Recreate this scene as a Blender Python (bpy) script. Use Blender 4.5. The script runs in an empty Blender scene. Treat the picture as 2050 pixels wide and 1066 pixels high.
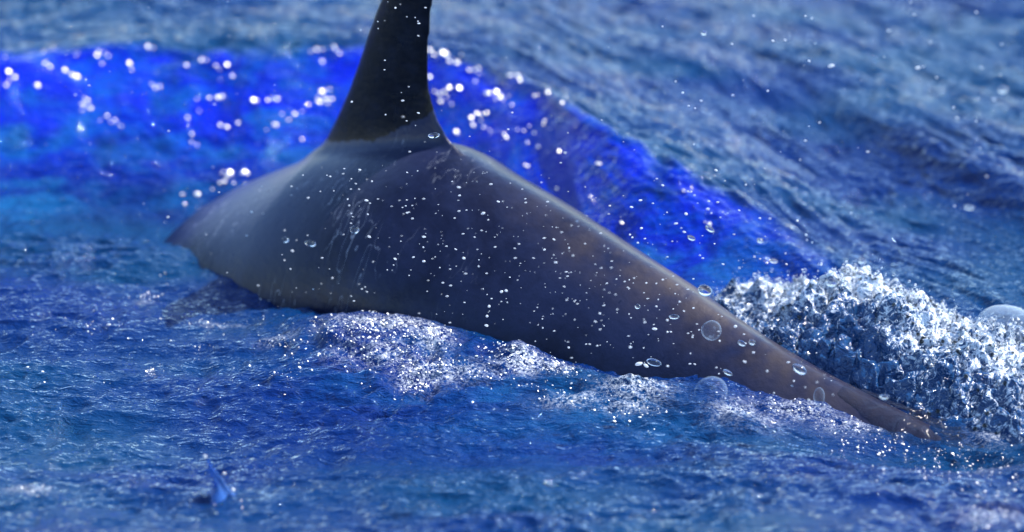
import bpy, bmesh, math, random
import numpy as np
from mathutils import Vector, Matrix

rng = np.random.default_rng(7)
random.seed(7)
sc = bpy.context.scene
COL = sc.collection

# ---------------------------------------------------------------- camera
ELEV = math.radians(22.0)          # camera looks down by this angle
DIST = 10.0                        # metres from the camera to the middle of the scene
LENS = 135.0
FWD = np.array([0, math.cos(ELEV), -math.sin(ELEV)])
UP = np.array([0, math.sin(ELEV), math.cos(ELEV)])
RIGHT = np.array([1.0, 0, 0])
CAM = -DIST * FWD
KPX = 2050 * LENS / 36.0
cam = bpy.data.cameras.new('camera'); camo = bpy.data.objects.new('camera', cam); COL.objects.link(camo)
camo.location = CAM.tolist(); camo.rotation_euler = (math.pi / 2 - ELEV, 0, 0)
cam.lens = LENS; cam.sensor_width = 36; cam.clip_start = 0.1; cam.clip_end = 20000
cam.dof.use_dof = True; cam.dof.focus_distance = 9.25; cam.dof.aperture_fstop = 1.12
sc.camera = camo

# ---------------------------------------------------------------- light
SUN_EL, SUN_AZ = math.radians(52), math.radians(66)     # azimuth from +Y (away from the camera), positive = right
SDIR = Vector((math.sin(SUN_AZ) * math.cos(SUN_EL), math.cos(SUN_AZ) * math.cos(SUN_EL), math.sin(SUN_EL)))
world = bpy.data.worlds.new('World'); sc.world = world; world.use_nodes = True
wn = world.node_tree.nodes; wl = world.node_tree.links
sky = wn.new('ShaderNodeTexSky'); sky.sky_type = 'NISHITA'; sky.sun_disc = False
sky.sun_elevation = SUN_EL; sky.sun_rotation = SUN_AZ
sky.air_density = 1.2; sky.dust_density = 0.12; sky.ozone_density = 5.0
bg = wn['Background']; bg.inputs['Strength'].default_value = 0.15
wl.new(sky.outputs['Color'], bg.inputs['Color'])
sun = bpy.data.lights.new('sun', 'SUN'); suno = bpy.data.objects.new('sun', sun); COL.objects.link(suno)
sun.energy = 4.5; sun.angle = math.radians(0.53); sun.color = (1.0, 0.95, 0.87)
suno.rotation_euler = (-SDIR).to_track_quat('-Z', 'Y').to_euler()
sc.view_settings.view_transform = 'Standard'; sc.view_settings.look = 'None'
sc.view_settings.exposure = 1.0; sc.view_settings.gamma = 1.0
sc.render.engine = 'CYCLES'
sc.cycles.use_denoising = True
sc.cycles.max_bounces = 8; sc.cycles.transparent_max_bounces = 12
sc.cycles.caustics_reflective = False; sc.cycles.caustics_refractive = False

# ---------------------------------------------------------------- helpers
def ray(px, py):
    px = np.asarray(px, float); py = np.asarray(py, float)
    return FWD + RIGHT * ((px - 1025) / KPX)[..., None] + UP * ((533 - py) / KPX)[..., None]
def at_z(px, py, z):
    d = ray(px, py); s = (np.asarray(z, float) - CAM[2]) / d[..., 2]
    return CAM + d * s[..., None]
TT = 0.8; Y0 = -0.2                                          # the dolphin's line through the scene
TV = np.array([1, -TT, 0]) / math.hypot(1, TT)               # towards its tail
NV = np.array([TT, 1, 0]) / math.hypot(1, TT)                # its far side
P0 = np.array([0, Y0, 0.0])
def at_side(px, py, off=0.0):
    """point on the vertical plane of the spine moved off metres towards the camera"""
    d = ray(px, py); o = P0 - NV * off
    s = ((o - CAM) @ NV) / (d @ NV)
    return CAM + d * s[..., None]

def fade(t): return t * t * t * (t * (t * 6 - 15) + 10)
PERM = np.random.default_rng(3).permutation(512)
GA = np.random.default_rng(4).uniform(0, 2 * math.pi, 512)
def perlin(x, y, seed=0):
    xi = np.floor(x).astype(np.int64); yi = np.floor(y).astype(np.int64)
    xf = x - xi; yf = y - yi
    def g(ix, iy, dx, dy):
        h = PERM[(PERM[(ix + seed * 37) & 511] + iy) & 511]
        return np.cos(GA[h]) * dx + np.sin(GA[h]) * dy
    u = fade(xf); v = fade(yf)
    a = g(xi, yi, xf, yf); b = g(xi + 1, yi, xf - 1, yf)
    c = g(xi, yi + 1, xf, yf - 1); d = g(xi + 1, yi + 1, xf - 1, yf - 1)
    return ((a + (b - a) * u) * (1 - v) + (c + (d - c) * u) * v) * 1.5
def sstep(a, b, x):
    t = np.clip((x - a) / (b - a), 0, 1); return t * t * (3 - 2 * t)
def smooth_interp(xs, ys, x, w=0.06):
    acc = 0
    for k in (-1, -.5, 0, .5, 1): acc = acc + np.interp(x + k * w, xs, ys)
    return acc / 5

def mesh_obj(name, verts, faces, mat, smooth=True, link=True):
    me = bpy.data.meshes.new(name)
    verts = np.asarray(verts, np.float32); faces = np.asarray(faces, np.int32)
    nv, nf = len(verts), len(faces); k = faces.shape[1]
    me.vertices.add(nv); me.vertices.foreach_set('co', verts.ravel())
    me.loops.add(nf * k); me.loops.foreach_set('vertex_index', faces.ravel())
    me.polygons.add(nf); me.polygons.foreach_set('loop_start', np.arange(0, nf * k, k, dtype=np.int32))
    if smooth: me.polygons.foreach_set('use_smooth', np.ones(nf, bool))
    me.update(calc_edges=True); me.validate()
    if mat: me.materials.append(mat)
    o = bpy.data.objects.new(name, me)
    if link: COL.objects.link(o)
    return o
def tag(o, label=None, cat=None, group=None, kind=None):
    if label: o['label'] = label
    if cat: o['category'] = cat
    if group: o['group'] = group
    if kind: o['kind'] = kind
    return o
def grid_faces(nx, ny):
    i = np.arange(nx - 1)[None, :]; j = np.arange(ny - 1)[:, None]
    a = (j * nx + i).ravel()
    return np.stack([a, a + 1, a + 1 + nx, a + nx], 1)
def ico(sub):
    bm = bmesh.new(); bmesh.ops.create_icosphere(bm, subdivisions=sub, radius=1)
    v = np.array([p.co[:] for p in bm.verts]); f = np.array([[q.index for q in p.verts] for p in bm.faces]); bm.free()
    return v, f

class NT:
    def __init__(s, name):
        s.m = bpy.data.materials.new(name); s.m.use_nodes = True
        s.t = s.m.node_tree; s.n = s.t.nodes; s.b = s.n['Principled BSDF']; s.out = s.n['Material Output']
    def add(s, typ, ins=None, **kw):
        n = s.n.new(typ)
        for k, v in kw.items(): setattr(n, k, v)
        for k, v in (ins or {}).items():
            if hasattr(v, 'links') or isinstance(v, bpy.types.NodeSocket): s.t.links.new(v, n.inputs[k])
            else: n.inputs[k].default_value = v
        return n
    def link(s, a, b): s.t.links.new(a, b)
    def math(s, op, a, b=0.0, c=None, clamp=False):
        n = s.add('ShaderNodeMath', {0: a, 1: b}, operation=op, use_clamp=clamp)
        if c is not None: s.add_in(n, 2, c)
        return n.outputs[0]
    def add_in(s, n, k, v):
        if isinstance(v, bpy.types.NodeSocket): s.t.links.new(v, n.inputs[k])
        else: n.inputs[k].default_value = v
    def mix(s, f, a, b):
        n = s.add('ShaderNodeMix', data_type='RGBA')
        s.add_in(n, 0, f); s.add_in(n, 6, a); s.add_in(n, 7, b)
        return n.outputs[2]
    def ramp(s, v, lo, hi):
        n = s.add('ShaderNodeMapRange', {0: v, 1: lo, 2: hi}, interpolation_type='SMOOTHSTEP'); return n.outputs[0]
    def noise(s, vec, scale, detail=2, rough=.5, dist=0.0):
        n = s.add('ShaderNodeTexNoise', {'Scale': scale, 'Detail': detail, 'Roughness': rough, 'Distortion': dist})
        s.link(vec, n.inputs['Vector']); return n.outputs['Fac']
    def map(s, vec, scale=(1, 1, 1), rot=(0, 0, 0), loc=(0, 0, 0)):
        n = s.add('ShaderNodeMapping', {'Scale': scale, 'Rotation': rot, 'Location': loc}); s.link(vec, n.inputs['Vector']); return n.outputs[0]

# ---------------------------------------------------------------- materials
def water_material():
    k = NT('sea_water'); co = k.add('ShaderNodeTexCoord').outputs['Object']
    aer = k.add('ShaderNodeAttribute', attribute_name='aerated').outputs['Fac']
    n1 = k.noise(k.map(co, (1.0, 1.6, 1)), 5.0, 4, .6, .6)
    n2 = k.noise(k.map(co, (1.0, 2.0, 1)), 1.1, 2, .5, .3)
    deep = k.mix(k.ramp(n2, .35, .65), (.0001, .013, .098, 1), (.0002, .028, .094, 1))
    glow = k.add('ShaderNodeAttribute', attribute_name='wave_glow').outputs['Fac']
    deep = k.mix(k.math('MULTIPLY', glow, k.ramp(k.noise(k.map(co, (1, 1, 2)), 3.4, 4, .62, .8), .22, .56)), deep, k.mix(k.ramp(n1, .45, .75), (.0, .008, .42, 1), (.0002, .046, .40, 1)))  # brighter blue painted in for light coming through the wave
    f = k.math('MULTIPLY', aer, k.ramp(n1, .40, .66), clamp=True)
    col = k.mix(f, deep, (.004, .085, .24, 1))
    # lacy foam
    fo = k.add('ShaderNodeAttribute', attribute_name='foam').outputs['Fac']
    nf = k.noise(co, 26, 3, .6, 1.0); ng = k.noise(co, 60, 3, .6, .8); nv = k.noise(co, 140, 3, .6, .5)
    web = k.math('SUBTRACT', 1.0, k.ramp(k.math('ABSOLUTE', k.math('SUBTRACT', nf, .5)), .0, .075))
    web2 = k.math('SUBTRACT', 1.0, k.ramp(k.math('ABSOLUTE', k.math('SUBTRACT', ng, .5)), .0, .07))
    lace = k.math('MULTIPLY', k.math('MAXIMUM', web, k.math('MULTIPLY', web2, .8)), k.ramp(nv, .35, .6))
    lace = k.math('MULTIPLY', lace, k.math('MULTIPLY', fo, 1.1), clamp=True)
    b1 = k.noise(k.map(co, (1, 2.4, 1)), 26, 3, .6, .5)
    b2 = k.noise(k.map(co, (1, 1.7, 1)), 80, 2, .5, .0)
    h = k.math('ADD', k.math('MULTIPLY', b1, 1.0), k.math('MULTIPLY', b2, .3))
    bp = k.add('ShaderNodeBump', {'Strength': 1.0, 'Distance': .0105, 'Height': h}).outputs[0]
    depth = k.add('ShaderNodeBsdfDiffuse', {'Color': col, 'Normal': bp})
    foam = k.add('ShaderNodeBsdfDiffuse', {'Color': (.80, .83, .86, 1), 'Normal': bp})
    body = k.add('ShaderNodeMixShader', {0: lace, 1: depth.outputs[0], 2: foam.outputs[0]})
    mirror = k.add('ShaderNodeBsdfGlossy', {'Color': (1, 1, 1, 1), 'Roughness': .05, 'Normal': bp}, distribution='BECKMANN')
    fr = k.add('ShaderNodeFresnel', {'IOR': 1.35, 'Normal': bp})
    mx = k.add('ShaderNodeMixShader', {0: fr.outputs[0], 1: body.outputs[0], 2: mirror.outputs[0]})
    k.link(mx.outputs[0], k.out.inputs['Surface'])
    return k.m
def spout_material():
    k = NT('spout_water'); k.b.inputs['Base Color'].default_value = (.08, .28, .95, 1)
    k.b.inputs['Roughness'].default_value = .05; k.b.inputs['IOR'].default_value = 1.4; k.b.inputs['Transmission Weight'].default_value = .7
    return k.m
def dolphin_material():
    k = NT('dolphin_skin'); co = k.add('ShaderNodeTexCoord').outputs['Object']
    fin = k.add('ShaderNodeAttribute', attribute_name='fin_mark').outputs['Fac']
    keel = k.add('ShaderNodeAttribute', attribute_name='keel').outputs['Fac']
    sheen = k.add('ShaderNodeAttribute', attribute_name='shoulder').outputs['Fac']
    n0 = k.noise(co, 3.2, 4, .6, .4); n1 = k.noise(co, 26, 4, .65, .2); n2 = k.noise(co, 7, 3, .6)
    body = k.mix(k.ramp(k.math('ADD', k.math('MULTIPLY', n0, .7), k.math('MULTIPLY', n1, .3)), .36, .64), (.0035, .005, .022, 1), (.012, .017, .053, 1))
    body = k.mix(k.math('MULTIPLY', keel, k.ramp(n2, .2, .7)), body, (.060, .046, .046, 1))
    body = k.mix(k.math('MULTIPLY', sheen, .8), body, (.085, .105, .175, 1))  # pale sky sheen of the wet shoulder painted into the skin colour
    # rake marks: thin wandering pale lines on the shoulder
    mp = k.map(co, (13, 4, 2.0), (0, math.radians(-30), 0))
    rk = k.noise(mp, 2.3, 2, .5, .25)
    line = k.math('SUBTRACT', 1.0, k.ramp(k.math('ABSOLUTE', k.math('SUBTRACT', rk, .5)), .001, .009))
    br = k.ramp(k.noise(co, 5.0, 2, .5), .46, .62)
    line = k.math('MULTIPLY', k.math('MULTIPLY', line, br), k.add('ShaderNodeAttribute', attribute_name='rake').outputs['Fac'])
    body = k.mix(k.math('MULTIPLY', line, .7), body, (.34, .36, .44, 1))
    edge = k.math('ADD', fin, k.math('MULTIPLY', k.math('SUBTRACT', k.noise(co, 34, 5, .65), .5), .045))
    dark = k.ramp(edge, -.0015, .0025)
    fcol = k.mix(k.ramp(n1, .4, .75), (.003, .0035, .007, 1), (.009, .011, .022, 1))
    k.link(k.mix(dark, body, fcol), k.b.inputs['Base Color'])
    k.link(k.math('ADD', k.math('MULTIPLY', n2, .22), .19), k.b.inputs['Roughness'])
    k.b.inputs['IOR'].default_value = 1.37; k.b.inputs['Specular IOR Level'].default_value = .44
    h = k.math('ADD', k.noise(co, 60, 3, .6), k.math('MULTIPLY', k.noise(k.map(co, (14, 14, 3)), 2.2, 2), .9))
    k.link(k.add('ShaderNodeBump', {'Strength': .32, 'Distance': .004, 'Height': h}).outputs[0], k.b.inputs['Normal'])
    return k.m
def froth_material(name, clear, white=(.86, .9, .95, 1)):
    """tiny bubbles of aerated water: scatters light forwards and lets part of it through"""
    k = NT(name); k.b.inputs['Base Color'].default_value = white
    k.b.inputs['Roughness'].default_value = .12; k.b.inputs['IOR'].default_value = 1.4
    tl = k.add('ShaderNodeBsdfTranslucent', {'Color': white})
    mx = k.add('ShaderNodeMixShader', {0: .55, 1: k.b.outputs[0], 2: tl.outputs[0]})
    tr = k.add('ShaderNodeBsdfTransparent')
    m2 = k.add('ShaderNodeMixShader', {0: clear, 1: mx.outputs[0], 2: tr.outputs[0]})
    k.link(m2.outputs[0], k.out.inputs['Surface']); return k.m
def fleck_material():
    k = NT('foam_glint_fleck')
    g = k.add('ShaderNodeBsdfGlossy', {'Color': (.5, .5, .5, 1), 'Roughness': .22})
    d = k.add('ShaderNodeBsdfDiffuse', {'Color': (.9, .92, .94, 1)})  # white and gloss make the flecks read as sun glints
    k.link(k.add('ShaderNodeMixShader', {0: .5, 1: d.outputs[0], 2: g.outputs[0]}).outputs[0], k.out.inputs['Surface']); return k.m
def glass_material():
    k = NT('clear_water'); k.b.inputs['Base Color'].default_value = (.96, .98, 1, 1)
    k.b.inputs['Transmission Weight'].default_value = 1; k.b.inputs['IOR'].default_value = 1.33
    k.b.inputs['Roughness'].default_value = .06; return k.m
def film_material(name, tint, lo, hi):
    k = NT(name); lw = k.add('ShaderNodeLayerWeight', {'Blend': .35}).outputs['Facing']
    co = k.add('ShaderNodeTexCoord').outputs['Object']
    k.b.inputs['Base Color'].default_value = tint; k.b.inputs['Roughness'].default_value = .08
    k.b.inputs['IOR'].default_value = 1.45
    nz = k.noise(co, 60, 3, .6, .5)
    k.link(k.add('ShaderNodeBump', {'Strength': .4, 'Distance': .004, 'Height': nz}).outputs[0], k.b.inputs['Normal'])
    f = k.math('ADD', k.add('ShaderNodeMapRange', {0: lw, 1: .25, 2: .95, 3: lo, 4: hi}).outputs[0], k.math('MULTIPLY', k.ramp(nz, .55, .7), .12), clamp=True)
    tr = k.add('ShaderNodeBsdfTransparent')
    mx = k.add('ShaderNodeMixShader', {0: f, 1: tr.outputs[0], 2: k.b.outputs[0]})
    k.link(mx.outputs[0], k.out.inputs['Surface']); return k.m
def churn_material():
    k = NT('white_water'); co = k.add('ShaderNodeTexCoord').outputs['Object']
    fo = k.add('ShaderNodeAttribute', attribute_name='foam').outputs['Fac']
    n = k.noise(co, 28, 4, .6, 1.2); v = k.noise(co, 70, 3, .6, .8)
    web = k.math('SUBTRACT', 1.0, k.ramp(k.math('ABSOLUTE', k.math('SUBTRACT', n, .5)), .0, .09))
    f = k.math('ADD', k.math('MULTIPLY', k.math('SUBTRACT', fo, .35), 1.1), k.math('ADD', k.math('MULTIPLY', web, .55), k.math('MULTIPLY', k.math('SUBTRACT', v, .5), 1.8)))
    f = k.ramp(f, .24, .92)
    h = k.math('ADD', k.noise(co, 34, 3, .6, 1.0), k.math('MULTIPLY', k.noise(co, 110, 2, .5), .22))
    bp = k.add('ShaderNodeBump', {'Strength': 1.0, 'Distance': .013, 'Height': h}).outputs[0]
    d = k.add('ShaderNodeBsdfDiffuse', {'Color': k.mix(f, (.010, .050, .15, 1), (.70, .76, .84, 1)), 'Normal': bp})
    g = k.add('ShaderNodeBsdfGlossy', {'Color': (1, 1, 1, 1), 'Roughness': .14, 'Normal': bp}, distribution='BECKMANN')
    fr = k.add('ShaderNodeFresnel', {'IOR': 1.5, 'Normal': bp})
    mx = k.add('ShaderNodeMixShader', {0: fr.outputs[0], 1: d.outputs[0], 2: g.outputs[0]})
    k.link(mx.outputs[0], k.out.inputs['Surface']); return k.m
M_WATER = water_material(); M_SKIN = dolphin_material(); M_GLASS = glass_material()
M_FROTH = froth_material('froth', .30); M_FLECK = fleck_material(); M_SPRAY = froth_material('spray_water', .25); M_MIST = froth_material('mist_water', .5)
M_FILM = film_material('bubble_film', (.35, .48, .66, 1), .03, .42); M_HAZY = film_material('hazy_film', (.45, .56, .68, 1), .12, .65)
M_CHURN = churn_material()

# ---------------------------------------------------------------- sea surface
c1 = [(-900, 70, .18), (-300, 85, .20), (0, 98, .20), (300, 96, .20), (520, 92, .20), (720, 88, .20), (870, 100, .20), (1000, 148, .20), (1130, 208, .20),
      (1250, 285, .18), (1400, 350, .14), (1540, 430, .09), (1640, 500, .05), (1760, 560, .02), (2300, 760, 0)]
p1 = np.array([at_z(a, b, z) for a, b, z in c1]); H1 = np.array([z for *_, z in c1])
c2 = [(900, 60, 0), (1150, 130, .02), (1280, 165, .035), (1420, 172, .045), (1560, 160, .05), (1700, 200, .055), (1850, 290, .06), (2000, 372, .06), (2200, 440, .05)]
p2 = np.array([at_z(a, b, z) for a, b, z in c2]); H2 = np.array([z for *_, z in c2])
c3 = [(200, 470, 0), (420, 545, 0), (560, 630, .015), (640, 650, .04), (780, 642, .050), (900, 674, .050), (1040, 712, .045), (1150, 750, .04), (1300, 790, .035), (1450, 800, .02), (1600, 845, .0), (1750, 880, 0), (1950, 950, 0)]
p3 = np.array([at_z(a, b, z) for a, b, z in c3]); H3 = np.array([z for *_, z in c3])

def spine_uv(x, y):
    dx = x - P0[0]; dy = y - P0[1]
    return dx * TV[0] + dy * TV[1], dx * NV[0] + dy * NV[1]
def crest_y(x):
    return smooth_interp(p1[:, 0], p1[:, 1], x, .10) + .05 * perlin(x / .45, x * 0 + 3.1, 9) + .02 * perlin(x / .13, x * 0 + 1.1, 8)
def sea_h(x, y, fine=True):
    r = np.hypot(x, y)
    yc = crest_y(x); h1 = smooth_interp(p1[:, 0], H1, x, .12)
    t = y - yc
    face = np.exp(-(np.abs(np.minimum(t, 0)) / .27) ** 1.5); back = np.exp(-(np.maximum(t, 0) / 1.3) ** 2)
    h = h1 * face * back - .035 * h1 / .2 * np.exp(-((t + .62) / .25) ** 2)
    y2 = smooth_interp(p2[:, 0], p2[:, 1], x, .15); a2 = smooth_interp(p2[:, 0], H2, x, .15)
    t2 = y - y2
    h = h + 1.5 * a2 * np.exp(-(np.minimum(t2, 0) / .16) ** 2) * np.exp(-(np.maximum(t2, 0) / .8) ** 2) * np.exp(-(np.maximum(-x - .2, 0) / .3) ** 2)
    y3 = smooth_interp(p3[:, 0], p3[:, 1], x, .04); a3 = smooth_interp(p3[:, 0], H3, x, .05)
    t3 = y - y3
    h = h + a3 * np.exp(-(np.minimum(t3, 0) / .20) ** 2) * np.exp(-(np.maximum(t3, 0) / .12) ** 2)
    # hollow along the near flank, ahead of the bulge
    q = at_z(560, 600, 0)
    h = h - .045 * np.exp(-(((x - q[0]) * .8) / .16) ** 2 - ((y - q[1] - .04) / .10) ** 2)
    for a, b, rr, hh in ((318, 470, .12, .016), (700, 690, .16, .018), (1272, 785, .060, .030), (1495, 838, .058, .026), (1045, 722, .05, .022)):
        q = at_z(a, b, .03); h = h + hh * np.exp(-((x - q[0]) / rr) ** 2 - ((y - q[1]) / (rr * .9)) ** 2)
    h = h - .035 * sstep(-.5, .3, y) * (1 - sstep(.35, .8, y)) * (1 - sstep(-.8, -.35, x)) * sstep(-4, -2, x)
    h = h + .13 * np.clip(-1.05 - y, 0, 2.0) * sstep(0, .3, -1.05 - y) * (1 - sstep(3, 8, r))
    # open sea
    far = sstep(3, 12, r)
    h = h + .022 * perlin(x / 1.7, y / 1.1, 1) * sstep(.2, 1.5, r) + far * .12 * perlin(x / 9, y / 5, 2)
    # ripples lie along the bow wave in the distance and across the view nearby
    wy = sstep(-.3, .5, t + .6); ty = y - yc * wy
    ty = ty + .22 * x * (1 - wy) * sstep(-.2, 1.0, x)
    wx = x + .05 * perlin(x / .3, y / .3, 11); ty = ty + .03 * perlin(x / .25, y / .25, 12)
    lump = .72 + .65 * perlin(x / .6, y / .5, 20)
    calm = 1 - .4 * sstep(.05, .4, t)
    h = h + calm * (.020 * perlin(wx / .52, ty / .22, 3) + .0135 * perlin(wx / .21, ty / .10, 4))
    if fine:
        face_calm = 1 - .35 * np.exp(-((t + .2) / .25) ** 2) * np.clip(h1 / .2, 0, 1)
        keep = 1 - sstep(4, 8, r)
        c = perlin(wx / .088, ty / .052, 5); d = perlin(wx / .042, ty / .030, 6)
        h = h + keep * face_calm * lump * (.0115 * (1 - 2 * np.abs(c)) * .8 + .0078 * c + .0052 * (1 - 2 * np.abs(d)) * .6 + .0032 * d + .0022 * perlin(wx / .027, ty / .0165, 7))
    # water draped over the sinking tail stock, drawn out in folds behind it
    u, v = spine_uv(x, y)
    tail = sstep(1.18, 1.34, u) * (1 - sstep(1.56, 1.8, u))
    fold = .6 + .5 * perlin(u / .09 + v / .2, v / .05, 14)
    h = h + tail * .035 * np.exp(-((v + .015) / .085) ** 2) * fold
    h = h - (.035 * sstep(.7, .95, u) + .028 * sstep(1.0, 1.3, u)) * (1 - sstep(1.42, 1.75, u)) * np.exp(-((v + .06) / .22) ** 2)
    wake = sstep(1.05, 1.3, u) * (1 - sstep(2.2, 3.2, u)) * np.exp(-((v - .22) / .30) ** 2)
    h = h + wake * (.042 * perlin(u / .34 + v / .7, v / .075, 15) + .012 * perlin(u / .14, v / .04, 16))
    return h
def axis(lo, hi, step, far, growth=1.16):
    core = np.arange(lo, hi + step / 2, step); out = [core]
    a = []; p, s = hi, step
    while p < far: s *= growth; p += s; a.append(p)
    b = []; p, s = lo, step
    while p > -far: s *= growth; p -= s; b.append(p)
    return np.concatenate([np.array(b[::-1]), core, np.array(a)])
xs = axis(-1.72, 1.72, .0052, 4000); ys = axis(-2.15, 2.75, .0052, 4000)
X, Y = np.meshgrid(xs, ys)
Z = sea_h(X, Y)
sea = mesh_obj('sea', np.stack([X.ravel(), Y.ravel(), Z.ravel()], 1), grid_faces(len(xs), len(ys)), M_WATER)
tag(sea, 'deep blue rippled sea with a bow wave rolling off the dolphin', kind='structure')
# water full of fine air looks turquoise: beside the shoulder and on the inner foot of the bow wave
yc = crest_y(X)
u_, v_ = spine_uv(X, Y)
q1 = at_z(500, 330, .05); q2 = at_z(30, 330, .05)
aer = .95 * np.exp(-((X - q1[0]) / .22) ** 2 - ((Y - q1[1]) / .20) ** 2) + .8 * np.exp(-((X - q2[0]) / .25) ** 2 - ((Y - q2[1]) / .22) ** 2)
aer += .45 * np.exp(-((v_ - .42) / .13) ** 2) * sstep(-.4, .0, u_) * (1 - sstep(.7, 1.1, u_))
aer += .35 * np.exp(-((Y - yc + .2) / .2) ** 2) * sstep(-.2, -.6, X)
aer += .35 * np.exp(-((v_ + .55) / .25) ** 2) * sstep(-.4, .1, u_) * (1 - sstep(.7, 1.1, u_))
glow_mask = np.exp(-(np.abs(np.minimum(Y - yc + .05, 0)) / .42) ** 3) * (1 - sstep(-.07, .03, Y - yc + .03 * perlin(X / .08, Y / .06, 23))) * np.clip(smooth_interp(p1[:, 0], H1, X, .12) / .17, 0, 1) ** 1.3  # mask of the painted through-light on the bow-wave face
glow_mask = np.maximum(glow_mask, .05 * np.exp(-((v_ + .62) / .22) ** 2) * sstep(-.5, .0, u_) * (1 - sstep(.6, 1.0, u_)))
at = sea.data.attributes.new('wave_glow', 'FLOAT', 'POINT'); at.data.foreach_set('value', np.clip(glow_mask, 0, 1).ravel().astype(np.float32))
at = sea.data.attributes.new('aerated', 'FLOAT', 'POINT'); at.data.foreach_set('value', np.clip(aer, 0, 1).ravel().astype(np.float32))

foam_px = [(720, 652, 60, 16, .75), (800, 655, 60, 18, .9), (868, 678, 34, 20, .8), (690, 690, 40, 14, .4), (770, 705, 50, 16, .5), (845, 745, 45, 16, .6), (830, 782, 28, 7, .8), (920, 745, 70, 12, .5), (1045, 715, 42, 14, .95), (1105, 738, 42, 9, .8),
           (1150, 805, 55, 10, .45), (1260, 822, 45, 9, .5), (440, 652, 45, 4, .35), (292, 596, 18, 5, .45), (560, 690, 40, 6, .35), (1600, 825, 70, 16, .45), (1700, 862, 60, 14, .4), (1272, 772, 52, 20, .9), (1495, 826, 50, 18, .8), (1980, 1045, 50, 14, .5), (1940, 935, 45, 12, .5), (1990, 890, 40, 14, .4), (60, 985, 40, 8, .4)]  # a few small patches at the left paint sun sparkle white
foam_sea = np.zeros_like(X)
for a, b, rx, ry, s_ in foam_px:
    q = at_z(a, b, sea_h(*at_z(a, b, .03)[:2, None], False)[0]); foam_sea = np.maximum(foam_sea, s_ * np.exp(-((X - q[0]) / (rx / 770)) ** 2 - ((Y - q[1]) / (ry / 770 / .40)) ** 2))
at = sea.data.attributes.new('foam', 'FLOAT', 'POINT'); at.data.foreach_set('value', foam_sea.ravel().astype(np.float32))
Z2 = Z + foam_sea * (.010 * np.abs(perlin(X / .035, Y / .035, 41)) + .009 * perlin(X / .017, Y / .017, 42))
co_ = np.stack([X.ravel(), Y.ravel(), Z2.ravel()], 1).astype(np.float32); sea.data.vertices.foreach_set('co', co_.ravel()); sea.data.update()

def on_sea(px, py):
    """where the line of sight through this spot of the photograph meets the sea"""
    px = np.atleast_1d(np.asarray(px, float)); py = np.atleast_1d(np.asarray(py, float))
    d = ray(px, py); s = (.34 - CAM[2]) / d[:, 2]; done = np.zeros(len(px), bool); step = .012
    for _ in range(140):
        P = CAM + d * s[:, None]; below = P[:, 2] <= sea_h(P[:, 0], P[:, 1]); done |= below
        if done.all(): break
        s = np.where(done, s, s + step)
    P = CAM + d * s[:, None]; P[:, 2] = sea_h(P[:, 0], P[:, 1]); return P

# ---------------------------------------------------------------- dolphin
ridge_px = np.array([(376, 492), (384, 452), (414, 410), (500, 362), (600, 322), (660, 296), (770, 282), (860, 284), (905, 296), (960, 328), (1040, 368), (1130, 418), (1250, 492), (1350, 552), (1430, 610), (1530, 674), (1640, 738), (1740, 790), (1830, 835), (1900, 874), (1950, 915)])
sink = np.interp(ridge_px[:, 0], [345, 600, 770, 860, 905, 960, 1130, 1350, 1530, 1740, 1950], [0, 2, 2, 0, 0, 5, 10, 13, 12, 9, 4])   # the outline lies a little beyond the keel
R = at_side(ridge_px[:, 0], ridge_px[:, 1] + sink) - P0
RU, RZ = R @ TV, R[:, 2]
RU = np.concatenate([[-2.35, -2.2, -1.9, -1.55, -1.3], RU, [1.6, 1.9, 2.1]])
RZ = np.concatenate([[-1.2, -1.1, -.92, -.70, -.46], RZ, [-.19, -.36, -.46]])
WU = [-2.36, -2.3, -2.15, -1.9, -1.6, -1.2, -.8, -.4, 0, .4, .8, 1.1, 1.4, 1.8, 2.1]
WW = [.01, .05, .11, .20, .29, .355, .370, .370, .340, .275, .205, .165, .120, .07, .04]
WB = [.01, .05, .10, .19, .28, .34, .37, .375, .345, .29, .215, .170, .145, .10, .06]
WP = [2, 2, 2, 2, 2, 2.0, 1.85, 1.62, 1.52, 1.48, 1.45, 1.45, 1.5, 1.8, 2]
nu, nphi = 150, 56
us = np.linspace(-2.35, 2.1, nu); bv = []
for u in us:
    zt = smooth_interp(RU, RZ, u, .035); w = smooth_interp(WU, WW, u, .08); b = smooth_interp(WU, WB, u, .08); p = np.interp(u, WU, WP)
    ph = np.linspace(0, 2 * math.pi, nphi, endpoint=False)
    cs, sn = np.cos(ph), np.sin(ph)
    bv.append(np.stack([np.full(nphi, u), w * np.sign(cs) * np.abs(cs) ** (2 / p), zt - b + b * np.sign(sn) * np.abs(sn) ** (2 / p)], 1))
bm = bmesh.new()
def loft(rings):
    V = [[bm.verts.new(p) for p in r] for r in rings]
    n = len(V[0])
    for a, b in zip(V[:-1], V[1:]):
        for i in range(n): bm.faces.new((a[i], a[(i + 1) % n], b[(i + 1) % n], b[i]))
    bm.faces.new(V[0][::-1]); bm.faces.new(V[-1])
loft(bv)
fin_rows = [(380, 560, 960, .105), (335, 590, 950, .085), (305, 622, 924, .058), (285, 648, 905, .040), (265, 658, 892, .034), (240, 670, 879, .030), (210, 684, 869, .028), (180, 697, 862, .026), (130, 715, 859, .024), (60, 738, 863, .021),
            (0, 760, 869, .019), (-80, 797, 885, .015), (-150, 842, 905, .011), (-190, 880, 919, .007), (-205, 905, 924, .003)]
rings = []
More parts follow.
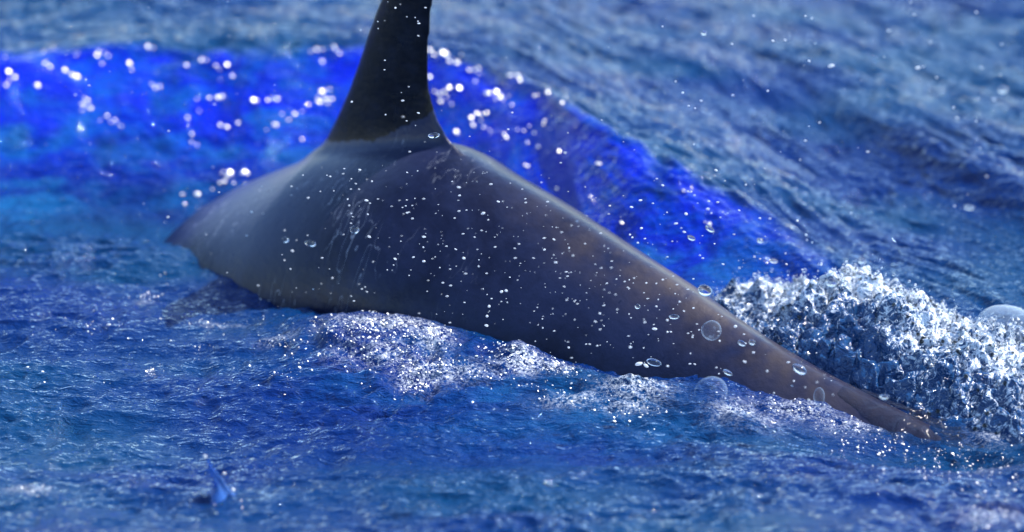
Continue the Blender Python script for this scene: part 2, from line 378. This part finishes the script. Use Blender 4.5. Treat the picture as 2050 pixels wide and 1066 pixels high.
for py, xl, xt, th in fin_rows:
    L = at_side(xl, py) - P0; T = at_side(xt, py) - P0
    l = np.array([L @ TV, L[2]]); t = np.array([T @ TV, T[2]])
    k = 26; a = np.linspace(0, 2 * math.pi, k, endpoint=False)
    c = .5 - .5 * np.cos(a)                                    # 0 leading edge, 1 trailing edge
    prof = np.sin(a) * np.where(c < .35, 1.0, (1 - (c - .35) / .65 * .45))
    pts = l[None] + (t - l)[None] * c[:, None]
    rings.append(np.stack([pts[:, 0], prof * th, pts[:, 1]], 1))
loft(rings)
bmesh.ops.recalc_face_normals(bm, faces=bm.faces)
me = bpy.data.meshes.new('dolphin_shape'); bm.to_mesh(me); bm.free()
tmp = bpy.data.objects.new('dolphin_shape', me); COL.objects.link(tmp)
m = tmp.modifiers.new('r', 'REMESH'); m.mode = 'VOXEL'; m.voxel_size = .0085
m = tmp.modifiers.new('s', 'SMOOTH'); m.factor = .5; m.iterations = 18
dg = bpy.context.evaluated_depsgraph_get()
dm = bpy.data.meshes.new_from_object(tmp.evaluated_get(dg)); bpy.data.objects.remove(tmp)
dm.name = 'dolphin'; dm.materials.clear(); dm.materials.append(M_SKIN)
n = len(dm.vertices); V = np.empty(n * 3, np.float32); dm.vertices.foreach_get('co', V); V = V.reshape(-1, 3)
dm.polygons.foreach_set('use_smooth', np.ones(len(dm.polygons), bool))
mk = np.array([(560, 300), (645, 281), (700, 277), (770, 274), (800, 259), (840, 238), (860, 230), (878, 216), (930, 170)])
MK = at_side(mk[:, 0], mk[:, 1]) - P0
def attr(name, val):
    a = dm.attributes.new(name, 'FLOAT', 'POINT'); a.data.foreach_set('value', np.asarray(val, np.float32))
attr('fin_mark', V[:, 2] - np.interp(V[:, 0], MK @ TV, MK[:, 2]))
zt = np.interp(V[:, 0], RU, RZ)
attr('keel', np.exp(-(np.maximum(zt - V[:, 2], 0) / .05) ** 2) * sstep(-.15, .5, V[:, 0]) * (1 - .7 * sstep(.9, 1.3, V[:, 0])))
attr('shoulder', (1 - sstep(-.75, -.15, V[:, 0] + .55 * (zt - V[:, 2]))) * sstep(-.05, .10, V[:, 2]))  # mask of the painted sky sheen
attr('rake', (1 - sstep(-.35, .15, V[:, 0])) * np.exp(-(np.maximum(V[:, 2] - .33, 0) / .1) ** 2))
dol = bpy.data.objects.new('dolphin', dm); COL.objects.link(dol)
dol.location = P0.tolist(); dol.rotation_euler = (0, 0, -math.atan(TT))
tag(dol, 'dark grey dolphin arching out of the sea with black dorsal fin', 'dolphin')

# ---------------------------------------------------------------- white water behind the tail
top_px = np.array([(1380, 612), (1430, 592), (1500, 582), (1570, 600), (1630, 588), (1668, 562), (1720, 580), (1800, 610), (1850, 632), (1885, 680), (1912, 668), (1960, 684), (2050, 722), (2130, 752), (2260, 800)])
OFF = -.34                                                    # its crest stands this far behind the tail
TP = at_side(top_px[:, 0], top_px[:, 1], OFF); TU = (TP - P0) @ TV; TZ = TP[:, 2]
a_ = np.arange(TU[0] - .05, TU[-1] + .05, .0038); b_ = np.arange(-.34, .42, .0038)
A, B = np.meshgrid(a_, b_)
hz = smooth_interp(TU, TZ, A, .02)
prof = np.exp(-(np.maximum(B, 0) / .16) ** 2) * np.exp(-(np.minimum(B, 0) / .24) ** 2)
px_ = P0[0] + TV[0] * A + NV[0] * (B - OFF); py_ = P0[1] + TV[1] * A + NV[1] * (B - OFF)
base = sea_h(px_, py_, False)
edge = sstep(a_[0], a_[0] + .10, A) * (1 - sstep(a_[-1] - .1, a_[-1], A)) * sstep(-.34, -.22, B) * (1 - sstep(.3, .42, B))
nz = .042 * (np.abs(perlin(A / .10, B / .10, 31)) - .2) + .024 * (np.abs(perlin(A / .045, B / .045, 32)) - .2) + .010 * perlin(A / .024, B / .024, 33) + .003 * perlin(A / .012, B / .012, 34)
hgt = np.maximum(hz - base, .0)
Zm = base - .045 + edge * sstep(-.01, .05, hz - base) * (.045 * sstep(.05, .3, prof) + hgt * prof * 1.04 + nz * 1.5 * sstep(.05, .4, prof))
sx = .016 * perlin(A / .05, B / .05, 35) + .008 * perlin(A / .02, B / .02, 36); sy = .016 * perlin(A / .05, B / .05, 37) + .008 * perlin(A / .02, B / .02, 38)
PX = px_ + edge * (TV[0] * sx + NV[0] * sy); PY = py_ + edge * (TV[1] * sx + NV[1] * sy)
mound = mesh_obj('white_water', np.stack([PX.ravel(), PY.ravel(), Zm.ravel()], 1), grid_faces(len(a_), len(b_)), M_CHURN)
tag(mound, 'churning white water thrown up behind the sinking tail', 'white water', kind='stuff')
foam = .30 + .55 * np.exp(-((B - .02) / .14) ** 2) + .25 * perlin(A / .16, B / .12, 39) - .35 * np.exp(-((A - .95) / .16) ** 2 - ((B + .20) / .10) ** 2)
at = mound.data.attributes.new('foam', 'FLOAT', 'POINT'); at.data.foreach_set('value', np.clip(foam, 0, 1).ravel().astype(np.float32))
MV = np.stack([PX, PY, Zm], -1)

IV1, IF1 = ico(1); IV2, IF2 = ico(2)
HALF = (np.array(SDIR) - FWD); HALF /= np.linalg.norm(HALF)  # facing that mirrors the sun into the camera
def flakes(name, P, rad, mat, flat=.25, spread=.16):
    """flattened flakes turned to glint the sun at the camera, each tilted slightly apart"""
    n = len(P); N = HALF[None] + rng.normal(0, spread, (n, 3)); N /= np.linalg.norm(N, axis=1)[:, None]
    A = np.cross(N, np.array([0, 1.0, .2])); A /= np.linalg.norm(A, axis=1)[:, None]; B = np.cross(N, A)
    iv = IV2; w_ = rad * (1 + .5 * rng.random(n))
    V = P[:, None, :] + (iv[None, :, 0, None] * A[:, None, :] * w_[:, None, None] + iv[None, :, 1, None] * B[:, None, :] * rad[:, None, None] + iv[None, :, 2, None] * N[:, None, :] * (rad * flat)[:, None, None])
    F = IF2[None] + (np.arange(n) * len(iv))[:, None, None]
    return mesh_obj(name, V.reshape(-1, 3), F.reshape(-1, 3), mat)
def beads(name, P, rad, mat, stretch=None, sub=1):
    iv, jf = (IV1, IF1) if sub == 1 else (IV2, IF2)
    n = len(P); st = np.ones((n, 3)) if stretch is None else stretch
    V = iv[None] * (rad[:, None] * st)[:, None, :] + P[:, None, :]
    F = jf[None] + (np.arange(n) * len(iv))[:, None, None]
    return mesh_obj(name, V.reshape(-1, 3), F.reshape(-1, 3), mat)
# froth on the white water
w = ((np.clip(foam, 0, 1) ** 2) * edge * (prof > .25) * (hz - base > .02)).ravel(); w /= w.sum()
for cnt, mat, lo, hi, nm, lb in ((2200, M_FROTH, .0008, .0024, 'froth', 'white froth bubbling on the crest of the splash behind the tail'), (2600, M_GLASS, .0018, .0050, 'bubble_cluster', 'clear beads of water clustered over the splash behind the tail')):
    idx = rng.choice(len(w), cnt, p=w); P = MV.reshape(-1, 3)[idx] + rng.normal(0, .003, (cnt, 3))
    P[:, 2] += np.abs(rng.normal(0, .007, cnt)) * (1 + 3 * (rng.random(cnt) < .06))
    o = beads(nm, P, lo + hi * rng.random(cnt) ** 3, mat); tag(o, lb, 'froth', kind='stuff')

# ---------------------------------------------------------------- added glint flakes on the bow wave; foam and glints along the flank
glint_px = [(10,118,2),(18,148,2),(30,160,2),(12,175,2),(90,130,1),(100,135,2),(130,145,2),(145,155,2),(155,155,2),(75,175,2),(165,215,2),(175,205,2),(180,220,2),(215,240,2),(222,250,1),(230,245,1),
 (88,105,1),(152,118,1),(194,114,2),(217,121,2),(259,132,3),(297,96,2),(307,104,1),(311,180,1),(320,178,1),(373,134,1),(403,122,2),(433,143,1),(455,138,2),(465,158,2),(436,198,2),(445,197,2),(420,198,1),(376,238,2),(384,275,1),(384,290,1),
 (442,253,2),(455,261,2),(477,252,1),(508,206,2),(515,204,1),(554,205,2),(551,256,3),(578,247,1),(590,230,1),(605,230,1),(618,214,1),(635,205,1),(645,190,2),(650,200,2),(660,182,1),(640,212,2),(655,212,2),(665,205,1),(622,108,1),(635,110,2),(645,130,1),(670,97,2),(680,110,1),(605,282,1),
 (860,105,2),(870,115,1),(887,110,3),(895,112,3),(900,125,2),(915,130,2),(940,148,2),(950,143,2),(958,140,2),(860,160,2),(870,185,1),(880,195,2),(890,190,2),(900,183,2),(920,182,3),(882,207,2),(905,214,1),(975,195,3),(980,190,2),(995,187,2),(1003,201,1),(1008,205,1),(1018,195,1),
 (955,230,2),(945,243,2),(948,256,2),(963,247,2),(968,257,1),(975,232,1),(915,273,3),(1021,157,2),(1036,157,3),(1042,165,2),(1070,197,1),(1096,190,2),(1126,208,2),(1117,242,2),(1125,243,2),(1088,255,1),(1091,250,1),(1070,268,1),(1049,267,1),(1010,275,1),(1014,279,2),(1078,300,2),(1120,312,2),(1116,380,2),(1198,333,3),(1052,338,1),(1187,405,1),(1245,449,2),(1421,459,2),(1369,385,1),
 (455,355,2),(462,352,3),(485,352,2),(490,350,2),(497,355,1),(450,365,2),(440,370,1),(395,397,3),(365,395,1),(370,412,1),(425,380,1)]
g = np.array(glint_px, float)
extra = []
for a, b, c in glint_px:
    for _ in range(2 if c < 3 else 1):
        if rng.random() < .3: extra.append((a + rng.normal(0, 13), b + rng.normal(0, 8), .5))
g = np.concatenate([g, np.array(extra)])
P = on_sea(g[:, 0], g[:, 1]); rad = (.0017 + .0019 * g[:, 2]) * rng.uniform(.75, 1.15, len(g)); P[:, 2] += rad * .4
o = flakes('glint_flakes', P, rad, M_FLECK); tag(o, 'bright flakes added as sun glints over the blue bow wave', 'foam', kind='stuff')

def patch(cx, cy, sx_, sy_, n, slant=0.0):
    a = rng.normal(0, sx_, n); b = rng.normal(0, sy_, n)
    return np.stack([cx + a, cy + b + a * slant], 1)
L = [patch(720, 655, 45, 14, 160, .05), patch(790, 660, 50, 16, 210, .1), patch(860, 680, 30, 18, 130, .1), patch(680, 690, 30, 16, 60), patch(770, 710, 40, 16, 90), patch(840, 740, 40, 16, 110, -.2), patch(830, 780, 22, 6, 50, -.3), patch(900, 745, 60, 12, 80, .05),
     patch(1045, 715, 32, 12, 200, .2), patch(1100, 735, 35, 8, 120, .25), patch(1150, 805, 50, 10, 60, .3), patch(1260, 820, 40, 8, 60, .1), patch(1000, 760, 120, 25, 60, .2), patch(440, 650, 35, 4, 16), patch(292, 595, 14, 4, 18), patch(215, 650, 22, 5, 14), patch(300, 745, 10, 5, 12), patch(560, 690, 30, 8, 26), patch(580, 740, 40, 20, 24),
     patch(510, 570, 8, 7, 26), patch(535, 590, 12, 8, 14), patch(410, 700, 30, 10, 10), patch(60, 985, 30, 8, 14, .1), patch(420, 1010, 40, 6, 4), patch(270, 640, 240, 40, 40), patch(250, 760, 150, 30, 16), patch(1980, 1045, 40, 14, 60), patch(1950, 985, 30, 10, 16), patch(1830, 950, 50, 10, 30), patch(1700, 860, 60, 14, 70, .3), patch(1600, 820, 60, 16, 90, .3), patch(1800, 855, 60, 16, 70, .3), patch(1930, 930, 45, 12, 60, .3), patch(1750, 905, 50, 8, 30, .3), patch(1990, 900, 50, 30, 40, .3)]
q = np.concatenate(L); P = on_sea(q[:, 0], q[:, 1]); n = len(P)
rad = .0008 + .0024 * rng.random(n) ** 3.0; P[:, 2] += rad * .3
st = np.stack([1 + .8 * rng.random(n), 1 + .3 * rng.random(n), np.full(n, .8)], 1)
o = flakes('waterline_foam_glints', P, rad, M_FLECK, .3, .3); tag(o, "broken foam and added sun glints along the near waterline of the dolphin's flank", 'foam', kind='stuff')

# ---------------------------------------------------------------- bubbles
def dome(name, px, py, rpx, label, flat=1.0, sink=.25, z=None, wide=1.0, off=None, mat=M_FILM, seg=28):
    r = rpx / 770.0
    c = on_sea(px, py + rpx * .6)[0] if off is None else at_side(np.array(px, float), np.array(py, float), off)
    v, f = [], []
    rings_ = seg // 2
    for i in range(rings_ + 1):
        th = math.pi * i / rings_
        for j in range(seg):
            ph = 2 * math.pi * j / seg
            k = 1 + .05 * math.sin(3 * ph + px) * math.sin(th)
            if mat is M_CHURN: k += .10 * float(perlin(np.array(ph * 3.0), np.array(th * 4.0), 51)) + .06 * float(perlin(np.array(ph * 8.0), np.array(th * 9.0), 52))
            v.append((r * wide * k * math.sin(th) * math.cos(ph), r * k * math.sin(th) * math.sin(ph), r * flat * math.cos(th)))
    for i in range(rings_):
        for j in range(seg): f.append((i * seg + j, i * seg + (j + 1) % seg, (i + 1) * seg + (j + 1) % seg, (i + 1) * seg + j))
    o = mesh_obj(name, v, f, mat)
    if mat is M_CHURN:
        at = o.data.attributes.new('foam', 'FLOAT', 'POINT'); at.data.foreach_set('value', np.full(len(v), .55, np.float32))
    o.location = (c[0], c[1], c[2] + (r * flat * sink if off is None else 0))
    return tag(o, label, 'bubble', 'air bubbles around the tail')
dome('bubble', 1425, 775, 31, 'clear round bubble at the waterline below the middle of the back', .95)
dome('bubble', 1425, 662, 19, 'clear bubble resting against the flank just under the keel of the back', off=.14)
dome('bubble', 2012, 655, 58, 'large hazy bubble at the right edge above the white water', .68, off=-.45, mat=M_HAZY)
dome('bubble', 1640, 795, 14, 'upright egg shaped bubble near the sinking tail', 1.3, wide=.75, off=.13)

# ---------------------------------------------------------------- water sheeting off the sinking tail
fu = np.linspace(1.02, 1.62, 190); fp = np.linspace(math.radians(-8), math.radians(188), 110)
UU, PP = np.meshgrid(fu, fp)
ztf = smooth_interp(RU, RZ, UU, .035); wf = smooth_interp(WU, WW, UU, .08); bf = smooth_interp(WU, WB, UU, .08); pf = np.interp(UU, WU, WP)
cs, sn = np.cos(PP), np.sin(PP)
def crease(x, y, sd): return np.clip(1 - 2.2 * np.abs(perlin(x, y, sd)), 0, 1) ** 2
fold = crease(UU / .13 + PP * .8, PP * 1.3 + UU * 4, 61) + .55 * crease(UU / .055 + PP, PP * 2.6, 62) + .3 * perlin(UU / .022, PP * 7, 63)
front = 1.10 + .16 * perlin(PP * 1.7, PP * 0 + .5, 64) + .05 * perlin(PP * 6, PP * 0 + .5, 65)
gr = .004 + (.012 + .055 * sstep(1.1, 1.45, UU)) * np.clip(fold, 0, 1.5) * (.4 + .6 * np.abs(cs))
gr = gr * sstep(front, front + .09, UU) - .010 * (1 - sstep(front - .02, front + .03, UU)) - .03 * sstep(1.52, 1.62, UU)
fx = UU; fy = (wf + gr) * np.sign(cs) * np.abs(cs) ** (2 / pf); fz = ztf - bf + (bf + gr) * np.sign(sn) * np.abs(sn) ** (2 / pf)
o = mesh_obj('water_sheet', np.stack([fx.ravel(), fy.ravel(), fz.ravel()], 1), grid_faces(len(fu), len(fp)), film_material('water_film', (.02, .026, .050, 1), .20, .80))
o.location = P0.tolist(); o.rotation_euler = (0, 0, -math.atan(TT))
sheet = np.stack([fx, fy, fz], -1); sheet_fold = fold
tag(o, 'dark wrinkled sheet of water sliding off the sinking tail', 'water sheet')

# ---------------------------------------------------------------- spout in the foreground
base = on_sea(440, 992)[0]
prof_ = [(0, .034, 0, -.012), (0, .026, 0, .000), (0, .017, .001, .010), (0, .012, .000, .022), (0, .010, -.003, .034), (0, .008, -.008, .046), (0, .0062, -.013, .056), (0, .0048, -.018, .066), (0, .0042, -.021, .074), (0, .0030, -.0235, .081), (0, .0012, -.025, .086)]
v, f = [], []; sg = 14
for i, (_, r, dx, z) in enumerate(prof_):
    for j in range(sg):
        a = 2 * math.pi * j / sg; k = r * 1.05 * (1 + .30 * math.sin(3 * a + i * .5) + .1 * math.sin(5 * a + i))
        v.append((dx + k * math.cos(a), k * math.sin(a), z))
for i in range(len(prof_) - 1):
    for j in range(sg): f.append((i * sg + j, i * sg + (j + 1) % sg, (i + 1) * sg + (j + 1) % sg, (i + 1) * sg + j))
sp = mesh_obj('water_spout', v, f, spout_material()); sp.location = base.tolist()
sub = sp.modifiers.new('s', 'SUBSURF'); sub.levels = 1; sub.render_levels = 2
for dx, dz, r in ((-.030, .094, .0042), (.012, .052, .0034), (.030, .012, .0045), (-.036, .006, .0050)):
    o = mesh_obj('bead', IV2 * r, IF2, M_FLECK); o.parent = sp; o.location = (dx, -.004, dz)
tag(sp, 'thin spike of water spurting from the sea in the near foreground', 'water spout')

# ---------------------------------------------------------------- flying drops
drop_mesh = {}
for i in range(6):
    r2 = np.random.default_rng(50 + i); v = IV2.copy()
    v = v * (1 + .10 * np.sin(v @ r2.normal(0, 2.2, 3))[:, None]) * np.array([1.1 + 1.0 * r2.random(), 1, .9 + .15 * r2.random()])
    for nm, mt in (('glass', M_GLASS), ('white', M_SPRAY)):
        o = mesh_obj('droplet', v, IF2, mt, link=False); drop_mesh[(nm, i)] = o.data; bpy.data.objects.remove(o)
def drop(px, py, rpx, label, group, off=.42, kind=None):
    P = at_side(float(px), float(py), off); r = rpx / 770.0
    kind = kind or ('glass' if rpx > 5 else 'white')
    if rpx > 5: r *= .8
    for _ in range(12):
        if P[2] > sea_h(np.array([P[0]]), np.array([P[1]]))[0] + r * 1.5: break
        off -= .06; P = at_side(float(px), float(py), off)
    o = bpy.data.objects.new('droplet', drop_mesh[(kind, random.randrange(6))]); COL.objects.link(o)
    o.location = P.tolist(); o.scale = (r, r, r); o.rotation_euler = (random.uniform(-.3, .3), math.radians(random.uniform(-8, 30)), random.uniform(-.4, .4))
    return tag(o, label, 'droplet', group)
G1 = "droplets flying before the dolphin's flank"
singles = [(711, 461, 10, "largest clear drop before the dark flank below the fin"), (622, 488, 9, 'twin drop hanging before the shoulder, left of the largest drop'), (572, 481, 7, 'drop before the shoulder nearest the front waterline'),
           (868, 272, 7, 'drop shining before the pale base of the fin, by its trailing edge'), (1413, 582, 13, 'tall pear shaped drop standing on the keel of the back'), (1601, 740, 11, 'long slanted drop over the lower flank towards the tail'),
           (2009, 180, 8, 'lone round drop over the far water, near the right edge'), (1726, 522, 8, 'upper drop of a pair flying above the white water'), (1720, 550, 5, 'lower drop of a pair flying above the white water'),
           (1308, 726, 9, 'cone shaped drop before the lower middle flank'), (1549, 523, 6, 'round drop in the air left of the white water, before the wave'), (1940, 416, 6, 'drop before the smooth dark hollow of the far water'),
           (1665, 566, 10, 'ring shaped drop on the very top of the white splash'), (1277, 614, 6, 'drop before the upper flank where the back narrows'), (1349, 635, 6, 'drop below the keel, left of the clear bubble on the flank'),
           (1421, 459, 6, 'drop before the deep blue right end of the bow wave'), (1384, 477, 6, 'drop just left of the deepest blue end of the bow wave'), (1522, 482, 6, 'flat drop at the dark right end of the bow wave'), (1456, 746, 6, 'drop above the clear round bubble at the waterline'),
           (1506, 686, 5, 'drop of a close pair before the tail stock, on the right'), (1485, 688, 5, 'drop of a close pair before the tail stock, on the left'), (1770, 795, 6, 'drop clinging to the top of the tail stock'), (1410, 66, 6, 'drop high over the far water, right of the fin')]
for a, b, c, l in singles: drop(a, b, c, l, 'single flying drops', off=.30 if a > 1250 else .42, kind='glass')
# the remaining drops, spread over the regions where the photograph shows them
regions = [(700, 1300, 330, 700, 76, 1.3, 3.2, "small white droplet flying before the dolphin's dark flank", "droplets flying before the dolphin's flank", .46),
           (420, 720, 330, 600, 26, 1.3, 3.0, "small white droplet flying before the dolphin's grey shoulder", "droplets flying before the shoulder", .46),
           (690, 870, 5, 270, 16, 1.2, 2.6, 'tiny white droplet flying before the black dorsal fin', 'droplets before the fin', .40),
           (1250, 1700, 560, 830, 46, 1.5, 4.5, 'small droplet flying before the tail stock', 'droplets before the tail stock', .30),
           (1250, 1650, 330, 560, 34, 1.5, 4.0, 'small droplet in the air over the right end of the bow wave', 'droplets over the bow wave', .20),
           (1300, 2040, 10, 440, 35, 1.5, 3.6, 'small white droplet in the air over the far water at the right', 'droplets over the far water', .20)]
for x0, x1, y0, y1, cnt, r0, r1, l, gname, off in regions:
    k = 0
    while k < cnt:
        a, b = random.uniform(x0, x1), random.uniform(y0, y1)
        top = np.interp(a, ridge_px[:, 0], ridge_px[:, 1])
        if 'flank' in l or 'shoulder' in l or 'tail' in l:
            if b < top + 14 or b > np.interp(a, [350, 650, 900, 1300, 1700], [470, 610, 650, 770, 830]): continue
        if 'bow wave' in l and (b > top - 20 or b < np.interp(a, [1250, 1560], [300, 440])): continue
        if 'far water' in l and b > np.interp(a, [1300, 1560, 2040], [280, 430, 560]): continue
        if 'fin' in l and not (np.interp(b, [0, 285], [765, 655]) < a < 862): continue
        drop(a, b, .8 * (r0 + (r1 - r0) * random.random() ** 3.6), l, gname, off + random.uniform(-.08, .12)); k += 1
# finest mist
cand = []
while len(cand) < 850:
    if random.random() < .7:
        a, b = random.gauss(1050, 270), random.gauss(540, 120)
    else: a, b = random.uniform(0, 2050), random.uniform(0, 1000)
    t_ = np.interp(a, ridge_px[:, 0], ridge_px[:, 1])
    if b < t_ and random.random() < .55: continue
    cand.append((a, b, random.uniform(.1, .6) if a < 1250 else random.uniform(0, .35)))
c = np.array(cand); P = np.array([at_side(a, b, o_) for a, b, o_ in cand])
ok = P[:, 2] > sea_h(P[:, 0], P[:, 1]) + .01; P = P[ok]; n = len(P)
rad = .0007 + .0018 * rng.random(n) ** 3
o = beads('spray_mist', P, rad, M_MIST, np.stack([1.3 + .8 * rng.random(n), np.ones(n), .8 + .3 * rng.random(n)], 1))
tag(o, 'fine spray of tiny white specks in the air around the dolphin', 'spray', kind='stuff')
